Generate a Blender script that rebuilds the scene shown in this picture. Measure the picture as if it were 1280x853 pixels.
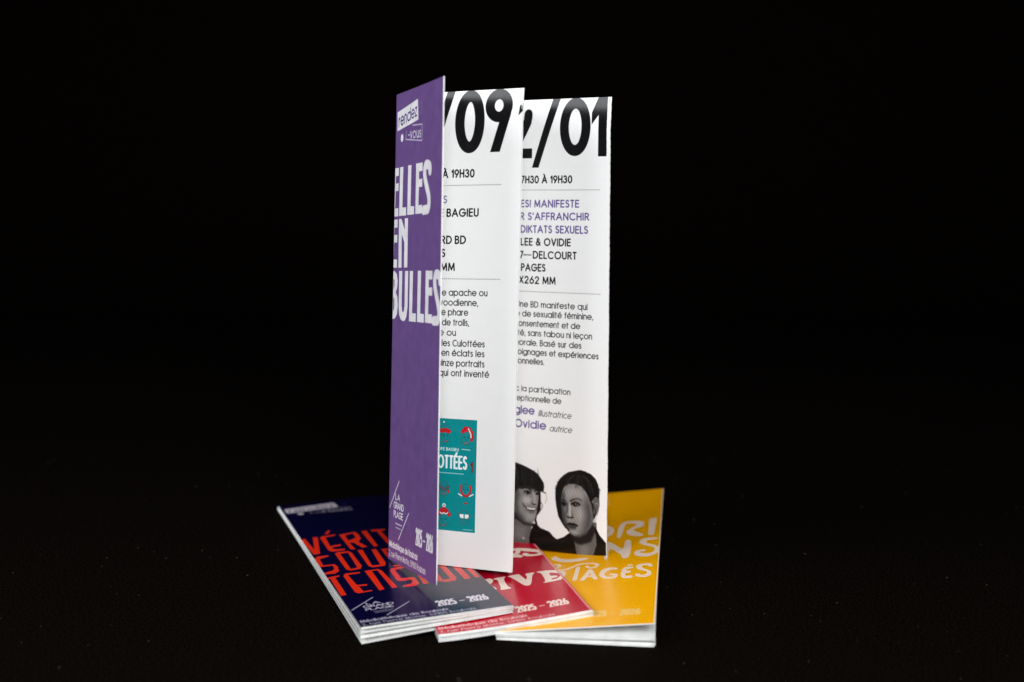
import bpy, bmesh, math, random
import numpy as np
from mathutils import Vector, Matrix

random.seed(4)
MM = 0.001
scene = bpy.context.scene
for ob in list(bpy.data.objects):
    bpy.data.objects.remove(ob)

# ------------------------------------------------------------------ camera
cam_data = bpy.data.cameras.new('camera')
cam = bpy.data.objects.new('camera', cam_data)
scene.collection.objects.link(cam)
scene.camera = cam
cam_data.sensor_width = 36.0
cam_data.lens = 1789.16 / 1280 * 36
cam_data.shift_y = 0.0
cam_data.clip_start = 0.01
cam_data.clip_end = 20
PITCH, ROLL = 0.146013, 0.004939
fwd = Vector((0, math.cos(PITCH), -math.sin(PITCH)))
up = Vector((0, math.sin(PITCH), math.cos(PITCH)))
right = Vector((1, 0, 0))
r2 = right * math.cos(ROLL) + up * math.sin(ROLL) * 1.0
u2 = up * math.cos(ROLL) - right * math.sin(ROLL)
cam.matrix_world = Matrix(((r2.x, u2.x, -fwd.x, 0), (r2.y, u2.y, -fwd.y, 0), (r2.z, u2.z, -fwd.z, 201.417 * MM), (0, 0, 0, 1)))
cam_data.dof.use_dof = True
cam_data.dof.focus_distance = 0.628
cam_data.dof.aperture_fstop = 5.6
cam_data.dof.aperture_blades = 7

# ------------------------------------------------------------------ light
world = bpy.data.worlds.new('World')
scene.world = world
world.use_nodes = True
bg = world.node_tree.nodes['Background']
bg.inputs['Color'].default_value = (0.9, 0.95, 1, 1)
bg.inputs['Strength'].default_value = 0.001


def area(name, loc, target, sx, sy, power, col):
    d = bpy.data.lights.new(name, 'AREA')
    d.shape = 'RECTANGLE'
    d.size = sx
    d.size_y = sy
    d.energy = power
    d.color = col
    o = bpy.data.objects.new(name, d)
    scene.collection.objects.link(o)
    o.location = Vector(loc)
    o.rotation_euler = (Vector(target) - Vector(loc)).to_track_quat('-Z', 'Y').to_euler()
    return o


LIGHTS = [
    ('softbox_left', (-0.66, 0.16, 0.52), (0, 0.62, 0.14), 0.50, 0.40, 5.4, (0.93, 0.96, 1.0)),
    ('softbox_front', (0.16, -0.16, 0.46), (0, 0.62, 0.10), 0.46, 0.36, 9.25, (0.97, 0.99, 1.0)),
]
for a in LIGHTS:
    area(*a)

scene.view_settings.view_transform = 'Standard'
scene.view_settings.look = 'None'
scene.view_settings.gamma = 1
scene.view_settings.use_curve_mapping = False
scene.view_settings.exposure = 0.0
scene.render.engine = 'CYCLES'
scene.cycles.use_denoising = True

# ------------------------------------------------------------------ print layout data, in millimetres on each 62 x 210 face
DATA = {
 'px': [12.8632, 0.0637, 167.8913, 0.0557],
 'navy_poly': [[(-0.4,71.5),(2.0,70.1),(2.9,90.9),(6.0,69.6),(8.3,70.3),(4.1,99.6),(1.0,99.9)],[(9.1,72.0),(10.7,69.9),(17.3,69.0),(17.0,71.2),(11.7,72.3),(11.6,75.7),(11.0,88.7),(16.2,87.8),(15.9,90.5),(11.4,91.5),(11.5,94.9),(16.6,96.4),(16.3,98.6),(10.0,98.8),(8.8,95.5)],[(12.3,66.7),(15.5,60.1),(16.2,61.5),(14.3,66.6)],[(18.9,70.7),(27.2,68.7),(28.0,74.0),(27.6,81.7),(25.2,87.3),(27.3,97.6),(24.7,98.3),(22.6,88.0),(20.7,87.1),(21.2,99.4),(18.9,98.9)],[(30.3,69.1),(33.1,68.8),(32.3,98.7),(30.1,99.0)],[(35.4,68.5),(42.3,69.8),(41.8,72.5),(39.7,72.6),(39.5,98.7),(37.2,99.1),(37.5,72.5),(34.9,71.7)],[(7.4,103.8),(2.0,103.4),(-0.3,107.3),(-0.9,119.0),(-0.1,121.0),(5.7,121.2),(5.8,125.4),(4.2,128.9),(-0.2,130.9),(-0.4,133.3),(4.6,133.9),(6.9,130.9),(7.7,123.8),(7.0,119.3),(1.9,118.9),(2.2,108.4),(6.9,105.7)],[(10.5,102.6),(12.0,100.6),(17.1,101.1),(18.3,104.4),(18.1,127.8),(16.6,131.8),(12.0,132.4),(10.3,130.0)],[(21.5,101.4),(24.0,101.6),(22.6,129.1),(26.2,129.5),(27.9,103.4),(30.2,103.6),(29.3,127.9),(27.9,132.0),(22.0,132.1),(20.8,129.1)],[(32.3,104.6),(38.1,104.6),(37.8,106.8),(34.3,107.4),(34.0,110.8),(33.6,120.4),(38.2,120.8),(38.7,125.4),(38.0,131.9),(36.2,135.4),(30.8,135.3),(31.2,133.2),(34.5,132.9),(35.2,128.1),(32.4,122.5),(31.9,118.7)],[(-1.3,138.4),(5.7,137.2),(5.5,139.2),(3.4,139.8),(3.1,166.4),(0.5,166.7),(0.9,140.3),(-1.4,140.8)],[(7.1,139.1),(8.6,135.8),(15.2,136.4),(15.0,138.4),(9.4,138.6),(10.0,154.6),(14.4,155.4),(14.0,157.6),(10.4,157.0),(10.8,164.8),(14.6,164.3),(14.4,166.0),(8.3,166.6),(7.1,164.5)],[(17.5,135.8),(23.9,135.5),(24.9,139.2),(25.7,165.6),(23.1,165.9),(23.0,137.5),(20.6,137.2),(19.8,165.9),(17.3,166.7)],[(35.1,135.7),(29.3,137.5),(28.0,141.3),(27.6,155.8),(28.7,158.0),(33.8,157.8),(33.4,161.0),(31.9,163.3),(28.1,164.4),(27.8,166.4),(33.0,167.4),(35.6,164.5),(36.0,155.5),(34.9,154.1),(30.2,153.7),(30.5,140.7),(35.3,139.0)],[(39.0,133.9),(41.7,134.2),(39.4,166.3),(37.0,166.3)],[(44.4,140.0),(46.1,137.2),(52.7,138.0),(53.0,140.4),(52.8,163.2),(51.4,167.3),(47.2,167.7),(44.4,165.7),(43.6,163.2)],[(55.7,139.8),(62.2,140.0),(63.2,144.2),(62.5,167.3),(60.4,166.7),(60.5,145.7),(58.8,144.9),(58.4,167.1),(55.4,167.4)]],
 'navy_hole': [[(21.4,72.9),(25.7,71.0),(25.4,79.7),(21.0,82.9)],[(12.8,103.7),(16.6,103.6),(15.6,129.2),(12.5,130.2)],[(47.3,141.4),(50.5,141.4),(49.9,163.5),(46.5,164.0)]],
 'sl_navy': [[(26.8,187.2),(14.4,199.7)],[(14.4,174.4),(2.0,187.5)]],
 'red_poly': [[(51.3,112.2),(54.2,111.6),(54.7,115.4),(53.8,119.2),(51.8,122.1),(48.9,123.0),(49.6,119.6),(51.6,119.2),(52.7,115.8),(50.8,114.3)],[(48.5,124.4),(52.0,121.3),(54.0,125.5),(52.3,127.1),(50.5,125.3),(48.3,125.4)],[(54.2,111.6),(59.3,115.6),(63.5,120.4),(63.8,125.9),(62.5,127.6),(59.1,127.9),(55.6,126.6),(54.4,124.9),(54.1,122.5),(55.3,121.1),(56.5,121.7),(56.9,123.8),(58.7,125.4),(61.4,125.2),(61.5,122.9),(59.2,120.7),(56.0,118.0),(54.2,115.1)],[(25.3,153.9),(30.9,150.8),(33.1,150.1),(34.0,152.8),(33.1,156.0),(31.1,158.4),(31.5,160.5),(32.8,163.3),(33.0,165.5),(31.6,167.0),(30.3,165.8),(29.2,159.1),(24.2,164.7)],[(34.1,152.3),(36.0,150.7),(40.1,150.9),(38.9,152.9),(38.2,156.0),(38.1,165.0),(39.4,167.6),(34.2,167.7),(35.2,165.2),(35.9,154.9),(35.8,153.1)],[(40.8,150.9),(46.1,150.4),(46.5,152.3),(47.4,160.4),(49.1,155.3),(48.8,151.3),(53.5,151.3),(51.5,153.9),(47.8,167.3),(45.3,167.2),(42.5,153.8)],[(53.8,151.0),(58.7,151.5),(63.0,153.3),(63.5,157.4),(62.5,157.4),(59.0,154.5),(58.1,159.6),(61.1,160.7),(61.1,162.4),(57.8,163.2),(57.8,165.2),(60.6,164.6),(63.1,161.1),(62.1,166.7),(57.3,167.3),(53.1,167.3),(55.1,165.8),(55.9,154.2)]],
 'yel_poly': [[(34.1,63.1),(38.1,64.8),(40.8,73.1),(39.0,82.5),(35.3,84.7),(34.9,78.9),(38.1,76.6),(37.9,72.7),(36.1,69.4),(34.3,68.1)],[(42.7,59.5),(51.6,58.4),(54.9,62.5),(54.8,69.6),(49.8,72.7),(49.6,75.6),(55.0,83.4),(54.8,86.2),(50.2,85.5),(46.7,80.0),(46.8,75.1),(51.3,66.9),(51.2,63.9),(46.5,62.1),(45.3,62.9),(44.2,87.2),(42.3,86.9)],[(57.4,56.7),(60.9,56.2),(60.1,85.3),(57.5,85.2)],[(37.3,91.6),(39.8,93.0),(46.7,108.0),(46.6,91.4),(49.6,91.0),(49.9,120.1),(46.2,120.3),(46.2,115.0),(39.4,101.2),(39.6,120.7),(38.1,120.4)],[(61.9,90.4),(56.5,89.8),(53.8,92.7),(53.4,97.4),(55.8,101.5),(61.1,106.2),(61.3,111.7),(58.9,115.7),(54.5,114.0),(53.9,111.5),(56.1,111.2),(57.1,110.0),(56.8,108.5),(52.7,109.1),(51.5,113.4),(53.0,118.1),(58.0,120.5),(62.7,115.5),(63.4,107.5),(61.3,102.5),(56.8,98.9),(56.6,95.1),(57.8,93.5),(62.0,93.3)],[(31.9,134.4),(33.5,134.2),(37.0,148.8),(35.2,149.0),(33.0,138.8),(31.0,149.2),(29.1,149.6)],[(31.1,142.7),(35.3,143.0),(35.7,145.1),(31.1,144.7)],[(45.2,134.2),(41.6,132.9),(38.0,135.6),(37.1,142.2),(38.7,147.6),(42.5,149.5),(45.3,148.1),(45.6,142.8),(41.8,142.0),(41.9,144.1),(43.7,144.4),(43.7,146.6),(41.3,146.9),(39.3,143.5),(39.8,138.6),(42.3,135.6),(45.0,136.5)],[(47.1,134.0),(52.0,133.8),(52.0,136.2),(49.1,136.7),(48.9,139.6),(51.1,139.5),(51.2,142.3),(48.8,142.4),(48.7,146.8),(52.2,146.5),(52.3,149.9),(47.0,149.8)],[(49.4,130.8),(51.3,130.1),(51.6,131.4),(49.6,132.6)],[(60.8,135.6),(60.1,130.8),(56.8,130.2),(53.5,131.8),(53.4,136.2),(55.4,139.7),(58.2,141.5),(58.8,145.0),(57.3,146.9),(55.4,146.9),(55.5,144.9),(54.0,144.5),(53.2,146.4),(54.4,148.7),(57.9,150.3),(60.5,147.1),(60.1,141.9),(57.0,137.8),(55.4,135.2),(56.3,132.9),(58.5,132.8),(59.2,135.2)],[(12.6,113.3),(16.1,118.2),(21.4,121.0),(27.4,120.0),(31.4,117.0),(28.2,115.5),(21.0,116.7),(16.8,114.1),(14.8,109.4)],[(15.8,135.5),(19.3,133.0),(21.8,135.9),(21.9,140.7),(19.9,143.5),(23.4,147.4),(23.1,149.3),(20.8,147.9),(17.7,142.5),(17.6,140.6),(19.9,139.8),(20.0,136.7),(17.3,138.2)],[(26.1,129.4),(27.7,128.9),(27.6,148.2),(25.8,148.9)]],
 'yel_swash': [(13.7,124.9),(15.6,123.7),(17.3,123.5),(18.1,125.8),(17.2,127.9),(16.7,130.8),(20.3,132.5),(23.6,129.7),(26.8,125.4),(30.8,124.5),(34.5,125.8),(35.6,128.8),(33.8,131.8),(31.5,130.8),(30.9,129.0)],
 'P_hair1': [(8.2,172.1),(13.5,171.4),(16.1,171.8),(20.1,172.9),(24.0,174.3),(26.3,175.5),(27.9,177.3),(29.6,179.5),(29.9,181.4),(29.6,183.3),(28.0,183.5),(27.1,183.2),(27.8,186.9),(28.2,189.7),(28.0,191.9),(27.2,193.4),(26.2,194.9),(25.9,196.6),(26.6,199.1),(24.4,200.1),(13.9,201.1),(8.7,203.9)],
 'P_face1': [(8.4,186.9),(14.0,185.8),(16.3,183.5),(20.2,182.8),(23.5,182.9),(26.2,183.4),(27.0,185.3),(26.9,187.5),(26.7,189.2),(26.4,191.0),(26.1,193.2),(25.6,195.5),(25.0,197.8),(23.4,199.4),(21.1,199.6),(18.5,199.0),(15.9,197.3),(13.9,194.9),(8.5,193.7)],
 'P_neck1': [(8.6,197.1),(13.2,197.2),(16.5,198.3),(19.2,199.8),(23.4,199.7),(23.2,202.5),(22.5,205.4),(22.3,210.4),(16.7,211.0),(8.8,211.8)],
 'P_jack': [(22.3,213.8),(22.2,205.4),(23.1,201.9),(24.1,199.9),(26.4,199.1),(28.3,200.4),(32.8,201.5),(35.0,203.5),(36.8,204.5),(40.4,203.0),(43.2,200.8),(44.8,202.6),(46.1,205.7),(47.1,210.6),(47.4,213.3),(22.3,216.0)],
 'P_jack2': [(55.0,196.0),(56.6,197.0),(58.4,200.1),(61.7,203.3),(61.8,212.8),(54.6,213.6),(55.5,209.1),(57.0,204.6),(56.6,200.3)],
 'P_neck2': [(43.2,200.5),(48.6,201.6),(52.3,199.6),(55.3,196.3),(57.0,199.1),(57.0,204.6),(55.6,209.7),(54.9,213.6),(47.1,214.4),(46.1,206.8),(44.8,202.6)],
 'P_hair2': [(47.3,171.9),(49.1,171.7),(50.4,172.1),(51.0,172.0),(51.6,172.4),(53.8,173.0),(56.3,175.1),(57.6,177.7),(58.2,181.5),(58.1,183.7),(58.3,187.0),(57.1,190.4),(55.9,192.7),(55.4,193.3),(53.4,192.9),(44.8,198.1),(42.9,200.5),(41.6,199.0),(41.0,198.8),(39.1,196.5),(37.4,193.9),(36.4,190.0),(35.8,186.2),(35.7,182.3),(36.6,178.9),(38.2,176.5),(40.1,174.7),(42.6,173.1),(45.1,172.5)],
 'P_face2': [(42.6,178.6),(45.8,178.3),(48.9,179.0),(51.4,181.3),(53.7,185.5),(55.1,185.1),(55.1,190.6),(55.3,193.8),(53.5,197.3),(51.0,199.7),(48.5,201.1),(45.4,200.8),(43.5,199.9),(41.9,198.1),(40.3,196.4),(39.5,193.7),(39.1,189.8),(38.9,185.4),(39.5,182.0),(40.4,180.0)],
 'P_ear2': [(54.3,185.4),(55.8,183.4),(57.0,183.0),(58.1,184.3),(58.0,187.0),(57.4,189.8),(56.2,191.3),(55.1,190.6)],
 'P_strands': [(28.7,183.6),(30.3,184.4),(31.3,186.6),(30.4,189.2)],
 'P_strand2': [(27.9,183.8),(30.6,184.9)],
 'P_strand3': [(28.4,189.4),(29.3,190.7),(28.2,193.0),(26.3,195.2)],
 'P_brow1': [(17.6,184.5),(19.9,183.8),(22.2,184.7)],
 'P_brow1b': [(24.8,184.6),(26.4,184.2)],
 'P_eye1': [(20.4,186.1),(22.2,186.0),(20.4,186.9)],
 'P_eye1b': [(25.8,185.7),(26.6,185.6),(25.8,186.1)],
 'P_smile': [(18.7,192.7),(21.0,194.0),(23.6,194.1),(26.2,192.7)],
 'P_teeth': [(20.7,193.0),(23.0,192.8),(25.9,192.4),(24.6,193.8),(22.3,194.0)],
 'P_nose1': [(24.3,186.6),(24.9,188.8),(24.8,190.4)],
 'P_nost1': [(23.3,190.8),(24.9,190.6)],
 'P_brow2': [(38.4,186.0),(39.9,185.2),(41.3,185.7)],
 'P_brow2b': [(43.3,185.1),(45.2,183.6),(47.4,183.3),(49.1,184.2)],
 'P_eye2': [(39.9,187.6),(41.5,187.5),(39.9,188.3)],
 'P_eye2b': [(46.0,186.4),(47.9,186.3),(46.0,187.1)],
 'P_nose2': [(43.0,185.8),(43.3,189.4),(43.1,191.7)],
 'P_nost2': [(42.1,192.9),(43.1,193.3),(45.0,192.7)],
 'P_mouth2': [(41.9,196.3),(43.2,195.6),(44.4,195.7),(45.7,195.3),(47.2,195.8),(45.7,196.6),(43.5,196.9)],
 'P_mline': [(42.1,196.4),(44.7,196.0),(47.1,195.9)],
 'pq': [[(19.0,189.9),(24.2,189.5)]],
}


# ------------------------------------------------------------------ a small stroke font (cap height 1, baseline 0)


def arc(cx, cy, rx, ry, a0, a1, n=None):
    n = n or max(5, int(abs(a1 - a0) / 15))
    return [(cx + rx * math.cos(math.radians(a0 + (a1 - a0) * i / n)), cy + ry * math.sin(math.radians(a0 + (a1 - a0) * i / n))) for i in range(n + 1)]


X = 0.73   # x height
R = X / 2
G = {
    'A': (.74, [[(0, 0), (.37, 1), (.74, 0)], [(.12, .32), (.62, .32)]]),
    'B': (.48, [[(0, 0), (0, 1), (.24, 1)] + arc(.24, .76, .2, .24, 90, -90) + [(0, .52)], [(.24, .52)] + arc(.24, .26, .24, .26, 90, -90) + [(0, 0)]]),
    'C': (.74, [arc(.42, .5, .42, .5, 48, 312, 22)]),
    'D': (.66, [[(0, 0), (0, 1), (.2, 1)] + arc(.2, .5, .46, .5, 90, -90, 16) + [(0, 0)]]),
    'E': (.42, [[(.42, 1), (0, 1), (0, 0), (.42, 0)], [(0, .52), (.4, .52)]]),
    'F': (.40, [[(.40, 1), (0, 1), (0, 0)], [(0, .52), (.38, .52)]]),
    'G': (.84, [arc(.43, .5, .43, .5, 45, 345, 24) + [(.86, .48), (.46, .48)]]),
    'H': (.56, [[(0, 0), (0, 1)], [(.56, 0), (.56, 1)], [(0, .52), (.56, .52)]]),
    'I': (.0, [[(0, 0), (0, 1)]]),
    'J': (.36, [[(.36, 1), (.36, .2)] + arc(.18, .2, .18, .2, 0, -170)]),
    'K': (.52, [[(0, 0), (0, 1)], [(.5, 1), (0, .48)], [(.16, .62), (.54, 0)]]),
    'L': (.36, [[(0, 1), (0, 0), (.36, 0)]]),
    'M': (.76, [[(0, 0), (.06, 1), (.38, .1), (.70, 1), (.76, 0)]]),
    'N': (.60, [[(0, 0), (0, 1), (.60, 0), (.60, 1)]]),
    'O': (.86, [arc(.43, .5, .43, .5, 0, 360, 28)]),
    'P': (.46, [[(0, 0), (0, 1), (.2, 1)] + arc(.2, .74, .26, .26, 90, -90) + [(0, .48)]]),
    'Q': (.96, [arc(.48, .5, .48, .5, 0, 360, 28), [(.56, .26), (.9, -.04)]]),
    'R': (.48, [[(0, 0), (0, 1), (.2, 1)] + arc(.2, .74, .25, .26, 90, -90) + [(0, .48)], [(.22, .48), (.48, 0)]]),
    'S': (.44, [arc(.22, .76, .19, .24, 35, 270, 12)[:-1] + arc(.22, .26, .22, .26, 90, -150, 13)]),
    'T': (.42, [[(0, 1), (.42, 1)], [(.21, 1), (.21, 0)]]),
    'U': (.52, [[(0, 1), (0, .27)] + arc(.26, .27, .26, .27, 180, 360, 12) + [(.52, 1)]]),
    'V': (.62, [[(0, 1), (.31, 0), (.62, 1)]]),
    'W': (.98, [[(0, 1), (.24, 0), (.49, .95), (.74, 0), (.98, 1)]]),
    'X': (.56, [[(0, 0), (.54, 1)], [(.56, 0), (.02, 1)]]),
    'Y': (.56, [[(0, 1), (.28, .45), (.56, 1)], [(.28, .45), (.28, 0)]]),
    'Z': (.48, [[(0, 1), (.48, 1), (0, 0), (.48, 0)]]),
    'a': (X, [arc(R, R, R, R, 0, 360, 20), [(X, 0), (X, X)]]),
    'b': (X, [arc(R, R, R, R, 0, 360, 20), [(0, 0), (0, 1.02)]]),
    'c': (.62, [arc(R, R, R, R, 45, 315, 16)]),
    'd': (X, [arc(R, R, R, R, 0, 360, 20), [(X, 0), (X, 1.02)]]),
    'e': (.70, [[(0, R), (.72, R)] + arc(R, R, R, R, 0, 318, 18)]),
    'f': (.28, [[(.12, 0), (.12, .82)] + arc(.28, .82, .16, .18, 180, 95, 6), [(0, X), (.28, X)]]),
    'g': (X, [arc(R, R, R, R, 0, 360, 20), [(X, X), (X, 0)] + arc(R, 0, R, .26, 0, -150, 10)]),
    'h': (.48, [[(0, 0), (0, 1.02)], [(0, .46)] + arc(.24, .46, .24, .27, 180, 0, 10) + [(.48, 0)]]),
    'i': (.0, [[(0, 0), (0, X)], [(0, .93), (0, .98)]]),
    'j': (.1, [[(.1, X), (.1, -.1), (0, -.25)], [(.1, .93), (.1, .98)]]),
    'k': (.42, [[(0, 0), (0, 1.02)], [(.4, X), (0, .36)], [(.12, .44), (.44, 0)]]),
    'l': (.0, [[(0, 0), (0, 1.02)]]),
    'm': (.84, [[(0, 0), (0, X)], [(0, .5)] + arc(.21, .5, .21, .23, 180, 0, 8) + [(.42, 0)], [(.42, .5)] + arc(.63, .5, .21, .23, 180, 0, 8) + [(.84, 0)]]),
    'n': (.48, [[(0, 0), (0, X)], [(0, .46)] + arc(.24, .46, .24, .27, 180, 0, 10) + [(.48, 0)]]),
    'o': (X, [arc(R, R, R, R, 0, 360, 20)]),
    'p': (X, [arc(R, R, R, R, 0, 360, 20), [(0, -.3), (0, X)]]),
    'q': (X, [arc(R, R, R, R, 0, 360, 20), [(X, -.3), (X, X)]]),
    'r': (.26, [[(0, 0), (0, X)], [(0, .45)] + arc(.26, .45, .24, .27, 180, 95, 6)]),
    's': (.34, [arc(.17, .56, .15, .17, 35, 270, 10)[:-1] + arc(.17, .2, .17, .2, 90, -145, 10)]),
    't': (.28, [[(.12, .98), (.12, 0)], [(0, X), (.28, X)]]),
    'u': (.48, [[(0, X), (0, .26)] + arc(.24, .26, .24, .26, 180, 360, 10), [(.48, X), (.48, 0)]]),
    'v': (.46, [[(0, X), (.23, 0), (.46, X)]]),
    'w': (.72, [[(0, X), (.18, 0), (.36, X), (.54, 0), (.72, X)]]),
    'x': (.44, [[(0, 0), (.42, X)], [(.44, 0), (.02, X)]]),
    'y': (.46, [[(0, X), (.24, .02)], [(.46, X), (.14, -.28)]]),
    'z': (.40, [[(0, X), (.4, X), (0, 0), (.4, 0)]]),
    '0': (.54, [arc(.27, .5, .27, .5, 0, 360, 24)]),
    '1': (.2, [[(0, .76), (.2, 1), (.2, 0)]]),
    '2': (.50, [arc(.25, .73, .24, .27, 170, -20, 12) + [(0, 0), (.5, 0)]]),
    '3': (.50, [arc(.24, .76, .21, .24, 150, -80, 12), arc(.24, .27, .26, .27, 85, -160, 14)]),
    '4': (.54, [[(.4, 0), (.4, 1), (0, .26), (.54, .26)]]),
    '5': (.50, [[(.46, 1), (.12, 1), (.05, .55)] + arc(.24, .32, .26, .32, 130, -150, 14)]),
    '6': (.54, [arc(.27, .31, .27, .31, 0, 360, 20), [(.03, .42), (.36, 1)]]),
    '7': (.46, [[(0, 1), (.46, 1), (.12, 0)]]),
    '8': (.50, [arc(.25, .76, .2, .24, 0, 360, 16), arc(.25, .27, .25, .27, 0, 360, 18)]),
    '9': (.54, [arc(.27, .69, .27, .31, 0, 360, 20), [(.51, .58), (.18, 0)]]),
    '&': (.6, [[(.6, 0), (.14, .68)] + arc(.27, .8, .15, .2, 215, -40, 12) + arc(.22, .26, .22, .26, 75, 300, 12) + [(.58, .42)]]),
    '!': (.0, [[(0, 1), (0, .3)], [(0, .05), (0, 0)]]),
    "'": (.0, [[(0, 1), (0, .78)]]),
    ',': (.05, [[(.05, .04), (0, -.14)]]),
    '.': (.0, [[(0, .03), (0, 0)]]),
    '-': (.26, [[(0, .4), (.26, .4)]]),
    '—': (.86, [[(0, .46), (.86, .46)]]),
}


def accent(base, kind):
    w, s = G[base]
    h = 1.0 if base.isupper() else X
    c = w / 2
    ex = {'acute': [(c - .03, h + .12), (c + .13, h + .28)], 'grave': [(c + .03, h + .12), (c - .13, h + .28)]}
    if kind in ex:
        return (w, s + [ex[kind]])
    return (w, s + [[(c, 0), (c + .02, -.12), (c + .08, -.2), (c - .05, -.26)]])


G['é'] = accent('e', 'acute'); G['è'] = accent('e', 'grave'); G['à'] = accent('a', 'grave')
G['À'] = accent('A', 'grave'); G['É'] = accent('E', 'acute'); G['ç'] = accent('c', 'ced')


def layout(s, gap=.28, space=.42):
    x = 0; out = []
    for ch in s:
        if ch == ' ':
            x += space; continue
        w, st = G[ch]
        out.append((x, st)); x += w + gap
    return out, x - gap


# ------------------------------------------------------------------ a canvas that prints ink on paper, in millimetres
PPM = 10


class Canvas:
    def __init__(self, w, h, col, sag=0.0):
        self.w, self.h = w, h
        self.sag = sag      # layout numbers were measured on a slightly stretched ruler: undo it
        self.W, self.H = int(w * PPM), int(h * PPM)
        self.a = np.ones((self.H, self.W, 3), np.float32) * np.array(col, np.float32)

    def wy(self, y):
        return y - self.sag * 4 * (y / 210) * (1 - y / 210)

    def box(self, x0, y0, x1, y1):
        i0 = max(0, int(math.floor(x0 * PPM)) - 1); i1 = min(self.W, int(math.ceil(x1 * PPM)) + 2)
        j0 = max(0, int(math.floor(y0 * PPM)) - 1); j1 = min(self.H, int(math.ceil(y1 * PPM)) + 2)
        if i1 <= i0 or j1 <= j0:
            return None
        xs = (np.arange(i0, i1) + .5) / PPM; ys = (np.arange(j0, j1) + .5) / PPM
        Xg, Yg = np.meshgrid(xs, ys)
        return (slice(j0, j1), slice(i0, i1)), Xg, Yg

    def put(self, sl, cov, col, op=1.0):
        c = (np.clip(cov, 0, 1) * op)[..., None]
        self.a[sl] = self.a[sl] * (1 - c) + np.array(col, np.float32) * c

    def stroke(self, pts, wd, col, op=1.0, soft=None, butt=False, ax=1.0):
        soft = soft or 1.0 / PPM
        pts = [(x * ax, self.wy(y)) for x, y in pts]
        m = wd / 2 + soft
        xs = [q[0] for q in pts]; ys = [q[1] for q in pts]
        b = self.box((min(xs) - m) / ax, min(ys) - m, (max(xs) + m) / ax, max(ys) + m)
        if b is None:
            return
        sl, Xg, Yg = b
        Xg = Xg * ax
        d = np.full(Xg.shape, 1e9)
        n = len(pts)
        for i in range(n - 1):
            (x0, y0), (x1, y1) = pts[i], pts[i + 1]
            dx, dy = x1 - x0, y1 - y0; L2 = dx * dx + dy * dy + 1e-12
            t = ((Xg - x0) * dx + (Yg - y0) * dy) / L2
            tc = np.clip(t, 0, 1)
            dd = np.hypot(Xg - x0 - tc * dx, Yg - y0 - tc * dy)
            if butt:
                L = math.sqrt(L2)
                if i == 0:
                    dd = np.where(t < 0, np.maximum(dd, wd / 2 - t * L * 1.0), dd)
                if i == n - 2:
                    dd = np.where(t > 1, np.maximum(dd, wd / 2 + (t - 1) * L), dd)
            d = np.minimum(d, dd)
        self.put(sl, (wd / 2 - d) / soft + .5, col, op)

    def poly(self, pts, col, op=1.0, soft=None, holes=(), tex=None):
        soft = soft or 1.0 / PPM
        pts = [(x, self.wy(y)) for x, y in pts]; holes = tuple([(x, self.wy(y)) for x, y in h] for h in holes)
        xs = [q[0] for q in pts]; ys = [q[1] for q in pts]
        b = self.box(min(xs) - soft, min(ys) - soft, max(xs) + soft, max(ys) + soft)
        if b is None:
            return
        sl, Xg, Yg = b
        ins = np.zeros(Xg.shape, bool); d = np.full(Xg.shape, 1e9)
        for ring in (pts,) + tuple(holes):
            n = len(ring)
            for i in range(n):
                (x0, y0), (x1, y1) = ring[i], ring[(i + 1) % n]
                dx, dy = x1 - x0, y1 - y0
                if abs(dy) > 1e-9:
                    c = ((y0 > Yg) != (y1 > Yg)) & (Xg < (x1 - x0) * (Yg - y0) / (y1 - y0) + x0)
                    ins ^= c
                t = np.clip(((Xg - x0) * dx + (Yg - y0) * dy) / (dx * dx + dy * dy + 1e-12), 0, 1)
                d = np.minimum(d, np.hypot(Xg - x0 - t * dx, Yg - y0 - t * dy))
        sd = np.where(ins, d, -d)
        cov = np.clip(sd / soft + .5, 0, 1)
        if tex is not None:
            c = (cov * op)[..., None]
            self.a[sl] = self.a[sl] * (1 - c) + tex(Xg, Yg)[..., None] * np.array(col, np.float32) * c
        else:
            self.put(sl, cov, col, op)

    def ell(self, cx, cy, rx, ry, col, op=1.0, soft=.12):
        cy = self.wy(cy)
        b = self.box(cx - rx * (1 + soft), cy - ry * (1 + soft), cx + rx * (1 + soft), cy + ry * (1 + soft))
        if b is None:
            return
        sl, Xg, Yg = b
        r = np.hypot((Xg - cx) / rx, (Yg - cy) / ry)
        self.put(sl, (1 - r) / soft + .5, col, op)

    def blob(self, cx, cy, rx, ry, col, op=.5):
        cy = self.wy(cy)
        b = self.box(cx - rx * 2.4, cy - ry * 2.4, cx + rx * 2.4, cy + ry * 2.4)
        if b is None:
            return
        sl, Xg, Yg = b
        self.put(sl, np.exp(-(((Xg - cx) / rx) ** 2 + ((Yg - cy) / ry) ** 2)), col, op)

    def rect(self, x0, y0, x1, y1, col, op=1.0):
        self.poly([(x0, y0), (x1, y0), (x1, y1), (x0, y1)], col, op)

    def text(self, s, base, cap, wt, col, xl=None, xr=None, fit=None, sx=1.0, slant=0.0, gap=.29, space=.42, rise=0.0, op=1.0):
        """print s; fit=(suffix, x_left, x_right) sets the horizontal scale and the place from a suffix of s"""
        lay, W = layout(s, gap, space)
        if fit:
            suf, a, b = fit
            _, ws = layout(suf, gap, space)
            kx = (b - a - wt) / max(ws, 1e-6)
            x0 = b - wt / 2 - W * kx
        else:
            kx = cap * sx
            x0 = xl + wt / 2 if xl is not None else xr - wt / 2 - W * kx
        c = cap - wt
        for gx, strokes in lay:
            for st in strokes:
                pts = []
                for (u, v) in st:
                    xx = x0 + (gx + u) * kx + slant * v * cap
                    pts.append((xx, base - wt / 2 - v * c + rise * (xx - x0)))
                self.stroke(pts, wt, col, op)
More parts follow.
